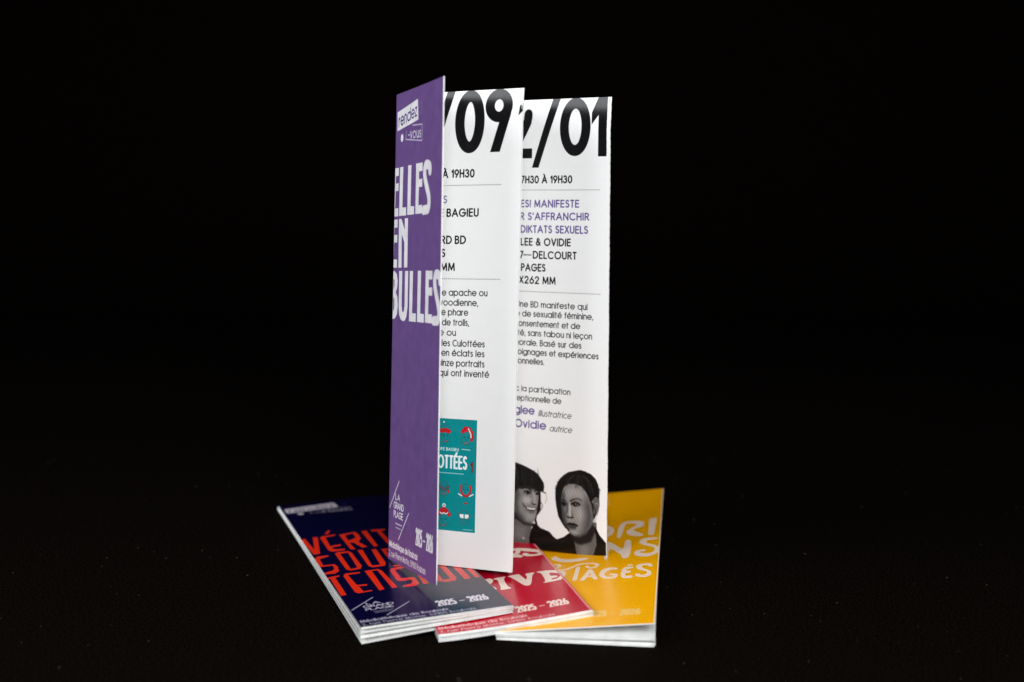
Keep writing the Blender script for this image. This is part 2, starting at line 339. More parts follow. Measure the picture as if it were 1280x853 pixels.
        return kx

    def dots(self, x0, x1, y, col, pitch=.95, r=.2):
        n = int((x1 - x0) / pitch)
        for i in range(n + 1):
            self.ell(x0 + i * pitch, y, r, r, col, 1, .5)

    def image(self, name):
        im = bpy.data.images.new(name, self.W, self.H, alpha=False)
        im.colorspace_settings.name = 'sRGB'
        px = np.ones((self.H, self.W, 4), np.float32)
        px[..., :3] = np.clip(self.a[::-1], 0, 1)
        im.pixels.foreach_set(px.ravel())
        im.update()
        im.pack()
        return im


def rgb(r, g, b):
    return (r / 255., g / 255., b / 255.)


PAPER = rgb(233, 233, 233)
INK = rgb(9, 8, 12)
SOFTINK = rgb(20, 19, 22)
VIOLET = rgb(96, 78, 140)


# ---- heavy condensed title letters as polygons
def letterE(c, x0, x1, y0, y1, st, col, mid=None):
    bt = 3.8; mid = mid if mid is not None else y0 + (y1 - y0) * .40
    c.poly([(x0, y0), (x1, y0 + .1), (x1, y0 + bt), (x0 + st, y0 + bt), (x0 + st, mid - 1.7), (x1 - .1, mid - 1.8), (x1 - .1, mid + 1.8), (x0 + st, mid + 1.7),
            (x0 + st - .3, y1 - bt), (x1 + .1, y1 - bt), (x1 + .2, y1), (x0 - .1, y1 - .1)], col)


def letterL(c, x0, x1, y0, y1, st, col):
    c.poly([(x0, y0), (x0 + st, y0 + .1), (x0 + st - .4, y1 - 3.8), (x1, y1 - 3.7), (x1 + .1, y1), (x0 - .2, y1 - .1)], col)


def letterS(c, x0, x1, y0, y1, st, col):
    h = y1 - y0; w = x1 - x0; k = st
    pts = [(x1 - k * .35, y0 + h * .21), (x1 - k * .45, y0 + h * .12), (x0 + w * .52, y0 + k * .45), (x0 + k * .75, y0 + h * .10), (x0 + k * .55, y0 + h * .2), (x0 + k * .75, y0 + h * .34),
           (x0 + w * .5, y0 + h * .5), (x1 - k * .7, y0 + h * .66), (x1 - k * .5, y0 + h * .8), (x1 - k * .8, y0 + h * .91), (x0 + w * .5, y1 - k * .45), (x0 + k * .3, y1 - k * .42)]
    sm = []
    for i in range(len(pts) - 1):
        p0 = pts[max(i - 1, 0)]; p1 = pts[i]; p2 = pts[i + 1]; p3 = pts[min(i + 2, len(pts) - 1)]
        for j in range(5):
            t = j / 5
            sm.append(tuple(.5 * (2 * b + (c2 - a) * t + (2 * a - 5 * b + 4 * c2 - d) * t * t + (-a + 3 * b - 3 * c2 + d) * t ** 3) for a, b, c2, d in zip(p0, p1, p2, p3)))
    sm.append(pts[-1])
    c.stroke(sm, st, col)


def chaikin(pts, n=2, k=.2):
    for _ in range(n):
        q = []
        for i in range(len(pts)):
            (x0, y0), (x1, y1) = pts[i], pts[(i + 1) % len(pts)]
            q += [(x0 + (x1 - x0) * k, y0 + (y1 - y0) * k), (x1 - (x1 - x0) * k, y1 - (y1 - y0) * k)]
        pts = q
    return pts


def smooth_line(pts, n=5):
    sm = []
    for i in range(len(pts) - 1):
        p0 = pts[max(i - 1, 0)]; p1 = pts[i]; p2 = pts[i + 1]; p3 = pts[min(i + 2, len(pts) - 1)]
        for j in range(n):
            t = j / n
            sm.append(tuple(.5 * (2 * b + (c2 - a) * t + (2 * a - 5 * b + 4 * c2 - d) * t * t + (-a + 3 * b - 3 * c2 + d) * t ** 3) for a, b, c2, d in zip(p0, p1, p2, p3)))
    return sm + [pts[-1]]


def tag(c, white, ink, faint, dim=1.0):
    c.poly([(1.7, 8.6), (28.8, 5.5), (29.8, 15.0), (1.9, 17.5)], white, dim)
    lay_rise = -3.0 / 27
    c.text('rendez', 15.9, 5.9, .75, ink, fit=('rendez', 3.4, 28.0), rise=lay_rise, gap=.22)
    c.stroke([(32.0, 8.0), (34.4, 7.6), (34.6, 10.5)], .5, faint, .7)
    c.stroke([(31.8, 12.5), (33.6, 12.4), (34.4, 11.0)], .5, faint, .7)
    c.stroke([(22.5, 16.8), (34.9, 17.6), (35.1, 24.9), (13.6, 22.4)], .45, white, .75 * dim)
    c.stroke([(13.6, 22.4), (14.0, 18.3)], .45, white, .6 * dim)
    c.text('-vous', 22.6, 4.7, .6, white, fit=('-vous', 16.6, 33.6), rise=.05, op=.85 * dim)
    c.ell(8.4, 21.2, 1.7, 1.7, white, dim)


def years(c, col, fill=None):
    # tall condensed slab numerals, 2025 - 2026
    for s, a, b in (('2025', 35.0, 43.6), ('2026', 48.6, 57.4)):
        c.text(s, 198.4, 7.6, 1.05, col, fit=(s, a, b), gap=.3)
    c.stroke([(45.2, 195.0), (47.0, 195.0)], .8, col)


def foot(c, col, op=1.0):
    c.text('Médiathèque de Roubaix', 204.4, 2.9, .52, col, fit=('Médiathèque de Roubaix', 1.0, 38.0), op=op)
    c.text('2, rue Pierre Motte, 59100 Roubaix', 208.4, 2.8, .36, col, fit=('2, rue Pierre Motte, 59100 Roubaix', 1.0, 48.5), op=op)


def plage(c, col, op=1.0):
    c.stroke([(12.6, 174.6), (0.9, 187.4)], .55, col, op)
    c.stroke([(25.6, 186.6), (13.0, 199.6)], .55, col, op)
    c.text('LA', 183.2, 3.0, .55, col, fit=('LA', 8.0, 14.2), op=op)
    c.text('GRAND', 187.0, 3.1, .55, col, fit=('GRAND', 6.0, 19.2), gap=.14, op=op)
    c.text('PLAGE', 190.8, 3.1, .55, col, fit=('PLAGE', 6.2, 18.2), gap=.14, op=op)
    c.stroke([(9.0, 193.2), (17.0, 193.2)], .55, col, .8 * op)
    c.stroke([(9.4, 194.9), (16.0, 194.9)], .45, col, .7 * op)


def print_cover():
    base = rgb(118, 88, 148)
    c = Canvas(62, 210, base, 4.7)
    w = rgb(254, 251, 254)
    tag(c, w, rgb(84, 58, 128), rgb(140, 112, 180))
    y0, y1 = 34.6, 57.1
    letterE(c, -1.6, 4.9, y0, y1, 2.6, w); letterL(c, 6.4, 15.4, y0, y1, 4.4, w); letterL(c, 17.2, 25.9, y0, y1, 4.4, w)
    letterE(c, 27.8, 36.4, y0, y1, 4.1, w); letterS(c, 37.0, 47.6, y0 - .3, y1 + .4, 4.0, w)
    y0, y1 = 58.4, 80.5
    letterE(c, -1.8, 4.4, y0, y1, 2.1, w)
    c.poly([(6.2, y0), (9.4, y0), (14.1, 63.6), (14.0, y0), (18.2, y0), (18.3, y1), (13.9, y1), (13.9, 69.3), (10.3, 65.4), (10.6, y1), (6.4, y1)], w)
    y0, y1 = 82.0, 104.3
    c.poly([(-2, y0), (1.5, y0), (4.6, 83.4), (5.9, 86.5), (5.4, 89.6), (3.6, 91.6), (5.8, 93.6), (6.6, 97.5), (5.8, 101.4), (3, 103.4), (-2, 104)], w,
           holes=([(0.4, 85.4), (1.6, 86.2), (1.7, 88.6), (0.5, 90)], [(0.5, 93.6), (1.8, 94.8), (1.9, 98.6), (.4, 100.4)]))
    c.poly([(7.7, y0), (11.8, y0), (11.7, 97.5), (12.4, 99.7), (13.7, 100.6), (15.0, 99.6), (15.5, 97.5), (15.4, y0), (19.6, y0), (19.5, 98), (18.4, 102), (16.2, 104), (13.6, 104.4), (10.6, 103.6), (8.6, 101.6), (7.7, 98)], w)
    letterL(c, 21.8, 30.5, y0, y1, 4.2, w); letterL(c, 32.3, 41.1, y0, y1, 4.3, w)
    letterE(c, 42.6, 51.5, y0, y1, 4.2, w); letterS(c, 52.3, 62.6, y0 - .2, y1 + .5, 4.0, w)
    plage(c, w); years(c, w); foot(c, w)
    return c.image('print_violet_cover')


def big_digits(c, items):
    for kind, x0, x1 in items:
        y0, y1 = -.3, 27.2
        wd = 5.6
        if kind == '0':
            c.stroke(arc((x0 + x1) / 2, (y0 + y1) / 2, (x1 - x0 - 4.4) / 2, (y1 - y0 - 4.9) / 2, 0, 360, 48), 4.6, INK)
            c.stroke(arc((x0 + x1) / 2, (y0 + y1) / 2, (x1 - x0 - 4.2) / 2, (y1 - y0 - 6) / 2, 0, 360, 48), 4.2, INK)
        elif kind == '9':
            c.stroke(arc((x0 + x1) / 2, 7.0, (x1 - x0 - 4.0) / 2, 4.9, 0, 360, 40), 4.4, INK)
            c.poly([(x1 + .05, 7.6), (x1 - .6, 11.4), (x0 + 7.2, y1 - .3), (x0 + 2.6, y1 - .3), (x0 + 6.6, 14.2), (x0 + 9, 10)], INK)
        elif kind == '1':
            c.poly([(x1 - 4.3, -1), (x1, -1), (x1, y1 + .3), (x1 - 4.3, y1 + .3), (x1 - 4.3, 8.2), (x0, 12.6), (x0, 7.0)], INK)
        elif kind == '/':
            c.poly([(x1 - 3.9, -1), (x1 + .1, -1), (x0 + 3.4, 32.4), (x0 - .2, 32.4)], INK)
        elif kind == '2':
            c.stroke(arc((x0 + x1) / 2, 7.6, (x1 - x0 - 4.4) / 2, 5.8, 185, -8, 24) + [(x1 - 2.6, 10.6), (x1 - 4.6, 14.6), (x0 + 2.6, 24.6)], 4.4, INK)
            c.rect(x0, 23.2, x1 + .2, 27.9, INK)


def halftone(Xg, Yg):
    return 1.0 + .03 * np.sin(Xg * 7.4 + .9 * np.sin(Yg * .9)) + .03 * np.sin(Yg * 5.1 + Xg * 2.3) + .05 * np.sin(Yg * 2.1 - Xg * 3.7)


def print_p09():
    c = Canvas(62, 210, PAPER, 1.5)
    big_digits(c, [('/', 15.6, 29.4), ('0', 29.9, 44.0), ('9', 44.5, 57.0)])
    c.poly([(62, 6.4), (60.6, 7.4), (60.0, 11.6), (62, 9.8)], INK)
    c.text('À 19H30', 37.7, 3.75, .64, INK, fit=('À 19H30', 24.0, 39.9))
    c.dots(24.0, 53.4, 41.0, SOFTINK)
    c.text('S', 48.8, 3.5, .46, VIOLET, xr=26.6, sx=.9)
    c.text('E BAGIEU', 54.8, 3.75, .64, INK, fit=('E BAGIEU', 22.9, 42.3), space=.34)
    c.text('RD BD', 66.7, 3.75, .64, INK, fit=('RD BD', 23.9, 36.4), space=.3)
    c.text('S', 72.5, 3.75, .64, INK, xr=26.3, sx=.9)
    c.text('MM', 78.6, 3.75, .64, INK, fit=('MM', 24.0, 31.2))
    c.dots(24.4, 53.1, 82.0, SOFTINK)
    for s, b, xl, xr, suf in (('re apache ou', 89.5, 23.7, 47.4, 're apache ou'), ('voodienne,', 93.9, 24.0, 43.0, 'voodienne,'), ('le phare', 98.2, 24.3, 38.2, 'le phare'),
                              ('de trolls,', 102.7, 25.3, 38.8, 'de trolls,'), ('e ou', 107.2, 23.9, 32.4, 'e ou'), ('les Culottées', 111.9, 25.4, 46.6, 'les Culottées'),
                              ('en éclats les', 116.2, 25.3, 46.6, 'en éclats les'), ('uinze portraits', 120.7, 23.9, 46.7, 'uinze portraits'), ('qui ont inventé', 125.1, 24.3, 49.0, 'qui ont inventé')):
        c.text(s, b, 3.0, .39, SOFTINK, fit=(suf, xl, xr), gap=.25)
    # the printed book cover: a plain generic stand-in with simple doodled heads
    teal = rgb(0, 134, 140)
    c.rect(12.0, 144.0, 43.8, 194.1, teal)
    red = rgb(190, 28, 40); gy = rgb(70, 92, 98); wt = rgb(232, 240, 240)
    c.text('OTTÉES', 166.4, 6.2, .95, wt, fit=('OTTÉES', 24.4, 39.4), gap=.34, op=1)
    c.text('LOPE BAGIEU', 158.4, 1.5, .24, wt, xr=35.0, sx=.9)
    c.stroke([(24, 168.3), (37.6, 168.3)], .35, wt, .7)
    c.text('1', 167.6, 5.0, .8, rgb(120, 30, 40), xr=42.2, sx=.6)

    def head(x, y, s, hair, hat=None):
        c.stroke(arc(x, y, 2.5 * s, 3.5 * s, 0, 360, 24), .26, gy)
        c.stroke([(x - .2, y - .6), (x - .5, y + .9), (x + .2, y + 1.0)], .2, gy)
        c.stroke([(x - .9, y + 2.0), (x, y + 2.3), (x + .9, y + 1.9)], .3, hair)
        for e in (-1, 1):
            c.ell(x + e * 1.0, y - .5, .34, .26, rgb(40, 50, 55), 1, .3)
            c.stroke([(x + e * .5, y - 1.4), (x + e * 1.5, y - 1.5)], .18, gy)
    head(28.2, 152.2, .8, red); c.poly([(24.9, 149.9), (26.0, 148.6), (28.2, 148.2), (30.4, 148.7), (31.4, 149.9), (29.8, 150.6), (28, 150.2), (26.4, 150.6)], red)
    c.stroke([(25.6, 147.9), (28.2, 147.0), (30.8, 147.9)], .25, gy); c.ell(27.4, 145.6, .4, .4, wt)
    head(38.6, 152.3, .9, red)
    for q in ((37.0, 149.2, 1.0), (38.2, 148.2, 1.2), (39.8, 148.4, 1.2), (41.1, 149.8, 1.1), (41.6, 151.6, .9), (41.2, 153.0, .7)):
        c.ell(q[0], q[1], q[2], q[2], red, 1, .2)
    c.stroke([(39.6, 148.0), (40.8, 150.2), (41.0, 151.8)], .5, wt); c.stroke([(36.6, 157.3), (40.6, 157.4)], .35, wt, .8)
    head(28.0, 175.6, .95, red)
    for i in range(9):
        c.stroke(arc(28.0, 173.6, 2.9 - .14 * i, 3.2 - .25 * i, 175, 5, 10), .22, gy)
    c.ell(30.2, 176.6, .7, .6, red)
    head(38.9, 175.6, .9, red); c.stroke(arc(38.9, 174.6, 2.4, 3.4, 200, -20, 14), .9, red)
    c.stroke([(35.4, 177.2), (37.0, 178.0)], .5, wt); c.stroke([(40.8, 178.0), (42.6, 177.0)], .5, wt); c.ell(38.9, 181.2, 1.1, .4, red, .8)
    head(28.0, 189.6, .85, red)
    for q in ((28.2, 184.2, .9), (26.8, 185.3, 1.0), (29.6, 185.3, 1.0), (25.6, 186.8, 1.0), (30.8, 186.8, 1.0), (28.2, 185.8, 1.1)):
        c.ell(q[0], q[1], q[2], q[2], red, 1, .2)
    c.ell(28.2, 182.9, .9, .9, wt); c.ell(28.2, 182.9, .4, .4, gy); c.stroke([(26.2, 186.2), (27.2, 186.8), (28.2, 186.3), (29.2, 186.8), (30.2, 186.2)], .45, wt)
    head(38.4, 187.6, .9, gy)
    for e in (-1, 1):
        c.rect(38.4 + e * 1.25 - .95, 186.2, 38.4 + e * 1.25 + .95, 188.0, wt)
    c.stroke(arc(38.4, 186.0, 2.8, 2.6, 190, -10, 12), .3, gy); c.stroke([(38.0, 193.0), (42.6, 193.0)], .4, wt, .55)
    for i in range(14):
        random.seed(i); c.ell(random.uniform(44, 60), random.uniform(90, 205), .12, .12, rgb(150, 150, 155), .7, .5)
    return c.image('print_inside_september')


def print_p01():
    c = Canvas(62, 210, PAPER, 3.4)
    big_digits(c, [('2', 8.0, 21.0), ('/', 21.4, 36.0), ('0', 36.1, 51.8), ('1', 52.4, 60.2)])
    c.text('17H30 À 19H30', 39.9, 3.75, .64, INK, fit=('H30 À 19H30', 17.6, 42.8))
    c.dots(15.0, 57.2, 43.0, SOFTINK)
    big = dict(cap=3.7, wt=.62, gap=.29, space=.40)
    for s, b, col, suf, xl, xr in (('ES! MANIFESTE', 51.3, VIOLET, 'ES! MANIFESTE', 15.2, 46.5), ("R S'AFFRANCHIR", 57.3, VIOLET, "S'AFFRANCHIR", 19.3, 51.7), ('DIKTATS SEXUELS', 63.4, VIOLET, 'DIKTATS SEXUELS', 15.4, 51.2),
                                   ('LEE & OVIDIE', 69.4, INK, 'LEE & OVIDIE', 15.5, 42.4), ('7', 75.5, INK, None, 0, 17.1), ('DELCOURT', 75.5, INK, 'DELCOURT', 22.3, 45.5), ('PAGES', 81.5, INK, 'PAGES', 15.9, 29.3), ('X262 MM', 87.4, INK, 'X262 MM', 14.9, 34.7)):
        if suf is None:
            c.text(s, b, 3.6, .6, col, xr=xr, sx=.8)
        else:
            c.text(s, b, big['cap'], big['wt'], col, fit=(suf, xl, xr), gap=big['gap'], space=big['space'])
    c.stroke([(17.2, 73.8), (21.4, 73.8)], .42, INK)
    c.dots(14.7, 57.5, 91.0, SOFTINK)
    for s, b, suf, xl, xr in (('Une BD manifeste qui', 98.5, 'Une BD manifeste qui', 13.6, 51.3), ('e de sexualité féminine,', 102.9, 'e de sexualité féminine,', 13.3, 54.2), ('onsentement et de', 107.5, 'onsentement et de', 14.9, 47.6),
                              ('té, sans tabou ni leçon', 111.9, 'té, sans tabou ni leçon', 14.5, 53.8), ('morale. Basé sur des', 116.4, 'morale. Basé sur des', 12.6, 48.4), ('oignages et expériences', 120.8, 'oignages et expériences', 14.7, 57.1), ('onnelles.', 125.1, 'onnelles.', 14.8, 29.1)):
        c.text(s, b, 2.95, .40, SOFTINK, fit=(suf, xl, xr), gap=.24)
    c.text('c la participation', 138.0, 2.8, .36, SOFTINK, fit=('la participation', 17.0, 43.0), gap=.24)
    c.text('eptionnelle de', 142.5, 2.8, .36, SOFTINK, fit=('eptionnelle de', 14.4, 38.3), gap=.24)
    c.text('glee', 148.6, 4.0, .66, VIOLET, fit=('glee', 13.2, 24.2), gap=.24)
    c.text('illustratrice', 148.9, 2.9, .28, SOFTINK, fit=('illustratrice', 26.3, 43.4), slant=.2, gap=.24)
    c.text('Ovidie', 155.0, 4.0, .66, VIOLET, fit=('Ovidie', 13.6, 30.5), gap=.26)
    c.text('autrice', 155.4, 2.9, .28, SOFTINK, fit=('autrice', 32.3, 43.8), slant=.2, gap=.24)
    # the two printed portraits
    P = {k[2:]: v for k, v in DATA.items() if k.startswith('P_')}
    blk = rgb(12, 11, 11); sk = None
    k1 = lambda *v: tuple(x / 255. for x in v)
    T = halftone

    def at(x, y):     # centimetre-free placing inside the portrait block
        return (DATA['px'][0] + x * DATA['px'][1], DATA['px'][2] + y * DATA['px'][3])
    c.poly(P['hair1'], blk, soft=.35); c.poly(P['neck1'], rgb(92, 90, 88), soft=.4, tex=T)
    c.poly(P['face1'], rgb(126, 124, 122), soft=.5, tex=T)
    c.poly(P['neck2'], rgb(96, 93, 90), soft=.4, tex=T); c.poly([at(*q) for q in ((470, 560), (560, 560), (640, 480), (690, 480), (700, 640), (640, 860), (540, 860), (500, 650))], rgb(92, 90, 88), soft=.4, tex=T)
    c.poly(P['hair2'], blk, soft=.3)
    c.poly(P['ear2'], rgb(88, 86, 84), soft=.4, tex=T)
    c.poly(P['face2'], rgb(134, 131, 128), soft=.6, tex=T)
    c.poly(P['jack'], blk, soft=.3); c.poly(P['jack2'], blk, soft=.3)
    B = lambda x, y, rx, ry, g, op: c.blob(*at(x, y), rx, ry, rgb(g, g, g), op)
    def S(pts, wd, g, op=.9, soft=.3):
        c.stroke([at(*q) for q in pts], wd, rgb(g, g, g), op, soft=soft)

    def F(pts, g, op=.9, soft=.5):
        c.poly([at(*q) for q in pts], rgb(g, g, g), op, soft=soft, tex=T if g > 60 else None)
    hr = random.Random(5)
    for k in range(26):       # tousled strands along both outlines
        a0 = hr.uniform(-20, 250); yy = 40 + .0022 * max(a0, 0) ** 2
        g = hr.uniform(190, 350) / 180 * math.pi
        cx, cy = 540 + 178 * math.cos(g), 280 + 184 * math.sin(g)
        if cy < 300:
            S([(cx - 10 * math.cos(g), cy - 10 * math.sin(g)), (cx + 5 * math.cos(g) + hr.uniform(-6, 6), cy + 5 * math.sin(g))], .5, 16, .9)
    for k in range(22):
        a0 = hr.uniform(10, 215)
        S([(a0, 90 + hr.uniform(0, 40)), (a0 + 12, 160), (a0 + hr.uniform(0, 26), 225 + hr.uniform(0, 26))], .3, hr.choice((34, 46, 60)), .35, .5)
        a1 = hr.uniform(400, 680)
        S([(540 + (a1 - 540) * .35, 115), (a1 * .8 + 108, 160), (a1, 215 + abs(a1 - 540) * .35)], .3, hr.choice((34, 46, 60)), .35, .5)
    for k in range(14):       # fringe edge breaking over the brow
        a0 = 30 + 14 * k
        S([(a0, 240), (a0 + hr.uniform(-6, 10), 262 + hr.uniform(0, 14))], .5, 18, .9, .4)
    # left sitter: three-quarter face turned right, smiling
    F([(-60, 300), (25, 290), (50, 262), (60, 330), (45, 400), (60, 470), (110, 530), (60, 520), (20, 450), (-60, 420)], 58, .75, 2.0)
    F([(90, 345), (130, 335), (160, 350), (155, 385), (120, 400), (90, 385)], 180, .75, 1.8)
    F([(120, 480), (160, 472), (195, 478), (185, 515), (150, 530), (120, 515)], 146, .7, 1.6)
    F([(176, 300), (190, 298), (196, 350), (200, 385), (186, 388), (178, 350)], 165, .8, .8)
    F([(205, 330), (220, 335), (216, 375), (208, 395), (202, 370)], 140, .6, .8)
    F([(60, 262), (120, 250), (165, 256), (205, 270), (205, 282), (120, 268), (70, 285)], 60, .6, .8)
    F([(95, 292), (125, 282), (158, 290), (160, 312), (125, 322), (98, 312)], 62, .7, .9)
    S([(78, 276), (105, 263), (135, 268), (158, 284)], .75, 18); S([(188, 286), (212, 276), (220, 282)], .65, 20)
    S([(98, 304), (115, 293), (138, 294), (152, 306)], .55, 12, 1); F([(102, 306), (125, 300), (148, 308), (125, 315)], 150, .8, .4); c.ell(*at(130, 305), .85, .75, rgb(14, 14, 14), 1, .4)
    S([(196, 306), (208, 297), (219, 304)], .5, 12, 1); c.ell(*at(209, 305), .6, .6, rgb(14, 14, 14), 1, .4)
    S([(168, 392), (180, 398), (196, 392)], .5, 30, .9); S([(166, 372), (162, 386), (168, 394)], .3, 60, .7)
    F([(96, 412), (120, 424), (165, 424), (210, 416), (208, 432), (185, 452), (150, 456), (118, 442)], 44, .95, .5)
    F([(118, 426), (165, 427), (204, 422), (188, 441), (150, 444), (128, 438)], 205, 1, .35)
    S([(120, 447), (150, 460), (185, 457)], .55, 92, .9); S([(88, 395), (94, 412), (100, 425)], .4, 48, .8); S([(150, 470), (178, 468)], .4, 60, .6)
    F([(20, 455), (60, 510), (110, 545), (165, 552), (160, 580), (100, 570), (40, 540), (-30, 520)], 34, .8, 1.4)
    F([(20, 600), (70, 590), (120, 600), (110, 680), (60, 700), (20, 680)], 118, .6, 2.2); S([(60, 650), (100, 690), (140, 700)], .25, 140, .5)
    c.ell(*at(98, 688), .5, .5, rgb(190, 190, 190), .9, .5); c.ell(*at(185, 545), .7, .7, rgb(200, 200, 200), .9, .5)
    F([(222, 262), (238, 270), (240, 380), (236, 430), (214, 480), (210, 450), (216, 400), (222, 340)], 14, .95, .5)
    S([(236, 268), (250, 282), (280, 290)], .5, 30); S([(258, 275), (282, 300), (290, 335), (276, 375)], .22, 120, .8); S([(242, 372), (256, 395), (246, 425), (222, 465), (206, 470)], .4, 60, .8)
    # right sitter: facing half left, serious, short dark hair
    F([(410, 290), (430, 260), (440, 330), (432, 400), (445, 470), (470, 560), (450, 550), (425, 510), (410, 440)], 40, .85, 1.8)
    F([(450, 232), (520, 222), (565, 245), (575, 290), (520, 288), (455, 305)], 152, .75, 2.0)
    F([(525, 390), (580, 375), (610, 400), (600, 450), (560, 480), (525, 450)], 168, .6, 3.4)
    F([(610, 290), (650, 345), (668, 440), (658, 520), (604, 590), (560, 612), (585, 545), (600, 450), (590, 360)], 58, .8, 4.0)
    F([(470, 338), (484, 336), (488, 400), (492, 450), (474, 452), (468, 400)], 182, .8, .9)
    F([(450, 340), (468, 345), (464, 410), (452, 462), (440, 450), (446, 400)], 66, .8, 1.0)
    F([(490, 400), (505, 440), (512, 460), (500, 462), (490, 450)], 84, .7, .8)
    F([(405, 345), (428, 338), (450, 350), (448, 375), (425, 380), (405, 370)], 40, .85, .9)
    F([(482, 335), (520, 320), (560, 330), (568, 352), (530, 368), (488, 362)], 72, .85, 1.0)
    S([(404, 336), (422, 326), (446, 334)], .55, 30, .8, .5); S([(480, 330), (502, 314), (530, 305), (556, 307), (572, 318)], .5, 28, .8, .5); S([(484, 326), (505, 313)], .6, 34, .7, .5)
    S([(408, 360), (422, 350), (444, 358)], .55, 10, 1); c.ell(*at(428, 361), .9, .75, rgb(12, 12, 12), 1, .4); F([(408, 362), (416, 359), (418, 366)], 130, .7, .3)
    S([(490, 356), (508, 342), (535, 341), (556, 354)], .65, 10, 1); F([(496, 356), (520, 347), (548, 354), (522, 363)], 150, .9, .4); c.ell(*at(520, 354), 1.0, .9, rgb(12, 12, 12), 1, .4); S([(498, 363), (522, 370), (550, 362)], .3, 50, .8)
    c.ell(*at(524, 350), .22, .22, rgb(190, 190, 190), 1, .5)
    S([(456, 458), (464, 468), (478, 466), (494, 468), (508, 458)], .5, 30, .9); c.ell(*at(466, 463), .55, .35, rgb(16, 16, 16), .9, .5); c.ell(*at(496, 463), .6, .35, rgb(16, 16, 16), .9, .5)
    F([(450, 524), (468, 508), (484, 503), (494, 508), (508, 503), (530, 512), (548, 524), (500, 529)], 34, 1, .4)
    F([(454, 526), (500, 529), (544, 526), (528, 546), (498, 554), (470, 546)], 56, 1, .5)
    S([(454, 525), (480, 523), (498, 526), (520, 523), (545, 525)], .35, 14, 1); S([(470, 556), (498, 560), (524, 554)], .6, 54, .7, .8)
    F([(478, 570), (520, 566), (545, 585), (520, 605), (490, 598)], 158, .65, 1.6)
    F([(480, 592), (520, 614), (560, 616), (610, 584), (662, 500), (680, 560), (650, 640), (570, 680), (510, 660)], 22, .92, 1.0)
    F([(560, 680), (600, 670), (630, 690), (620, 780), (580, 800), (555, 760)], 128, .55, 2.4)
    S([(680, 330), (700, 322), (708, 345), (706, 380), (695, 420)], .5, 140, .7); S([(672, 360), (684, 380), (680, 420)], .5, 36, .8)
    F([(640, 300), (668, 335), (664, 420), (650, 345), (630, 300)], 14, .9, .5)
    return c.image('print_inside_january')


def print_navy():
    c = Canvas(63.4, 210, rgb(9, 7, 46))
    red = rgb(236, 48, 24); w = rgb(226, 214, 222)
    tag(c, w, rgb(40, 30, 90), rgb(70, 60, 130))
    hs = DATA['navy_hole']
    for i, q in enumerate(DATA['navy_poly']):
        h = ()
        for hh in hs:
            cx = sum(a for a, b in hh) / len(hh); cy = sum(b for a, b in hh) / len(hh)
            if min(a for a, b in q) < cx < max(a for a, b in q) and min(b for a, b in q) < cy < max(b for a, b in q):
                h = h + (hh,)
        c.poly(q, red, holes=h)
    w2 = rgb(214, 206, 220)
    plage(c, w2, .9); years(c, w); foot(c, w2, .85)
    return c.image('print_navy_cover')


def print_red():
    c = Canvas(63.4, 210, rgb(192, 0, 40), 1.0); w = rgb(250, 224, 208)
    tag(c, w, rgb(150, 10, 40), rgb(220, 90, 110))
    for q in DATA['red_poly']:
        q = chaikin(q, 2, .18); c.poly(q, w); c.stroke(q + [q[0]], .35, w)
    c.stroke([(62.9, 0), (62.9, 210)], .7, rgb(240, 150, 150))
    years(c, w); foot(c, w, .8); plage(c, w)
    return c.image('print_crimson_cover')


def print_yellow():
    c = Canvas(63.4, 210, rgb(255, 178, 0), -.8); w = rgb(255, 228, 206)
    tag(c, w, rgb(200, 130, 20), rgb(250, 200, 90))
    for i, q in enumerate(DATA['yel_poly']):
        q = chaikin(q, 2, .22 if len(q) > 8 else .06); c.poly(q, w); c.stroke(q + [q[0]], .3, w)
    c.stroke(smooth_line(DATA['yel_swash']), 1.6, w)
    c.stroke([(63.4, 0), (63.4, 210)], 1.0, w)
    lw = rgb(252, 206, 120)
    years(c, lw); foot(c, rgb(252, 200, 100), .6); plage(c, lw)
    return c.image('print_amber_cover')


# ------------------------------------------------------------------ materials
def mat(name):
    m = bpy.data.materials.new(name); m.use_nodes = True
    nt = m.node_tree
    return m, nt, nt.nodes['Principled BSDF']


def grain(nt, bs, scale, strength, dist, detail=4):
    tc = nt.nodes.new('ShaderNodeTexCoord'); nz = nt.nodes.new('ShaderNodeTexNoise'); bp = nt.nodes.new('ShaderNodeBump')
    nz.inputs['Scale'].default_value = scale; nz.inputs['Detail'].default_value = detail
    bp.inputs['Strength'].default_value = strength; bp.inputs['Distance'].default_value = dist
    nt.links.new(tc.outputs['Object'], nz.inputs['Vector']); nt.links.new(nz.outputs['Fac'], bp.inputs['Height'])
    nt.links.new(bp.outputs['Normal'], bs.inputs['Normal'])
    return tc, nz


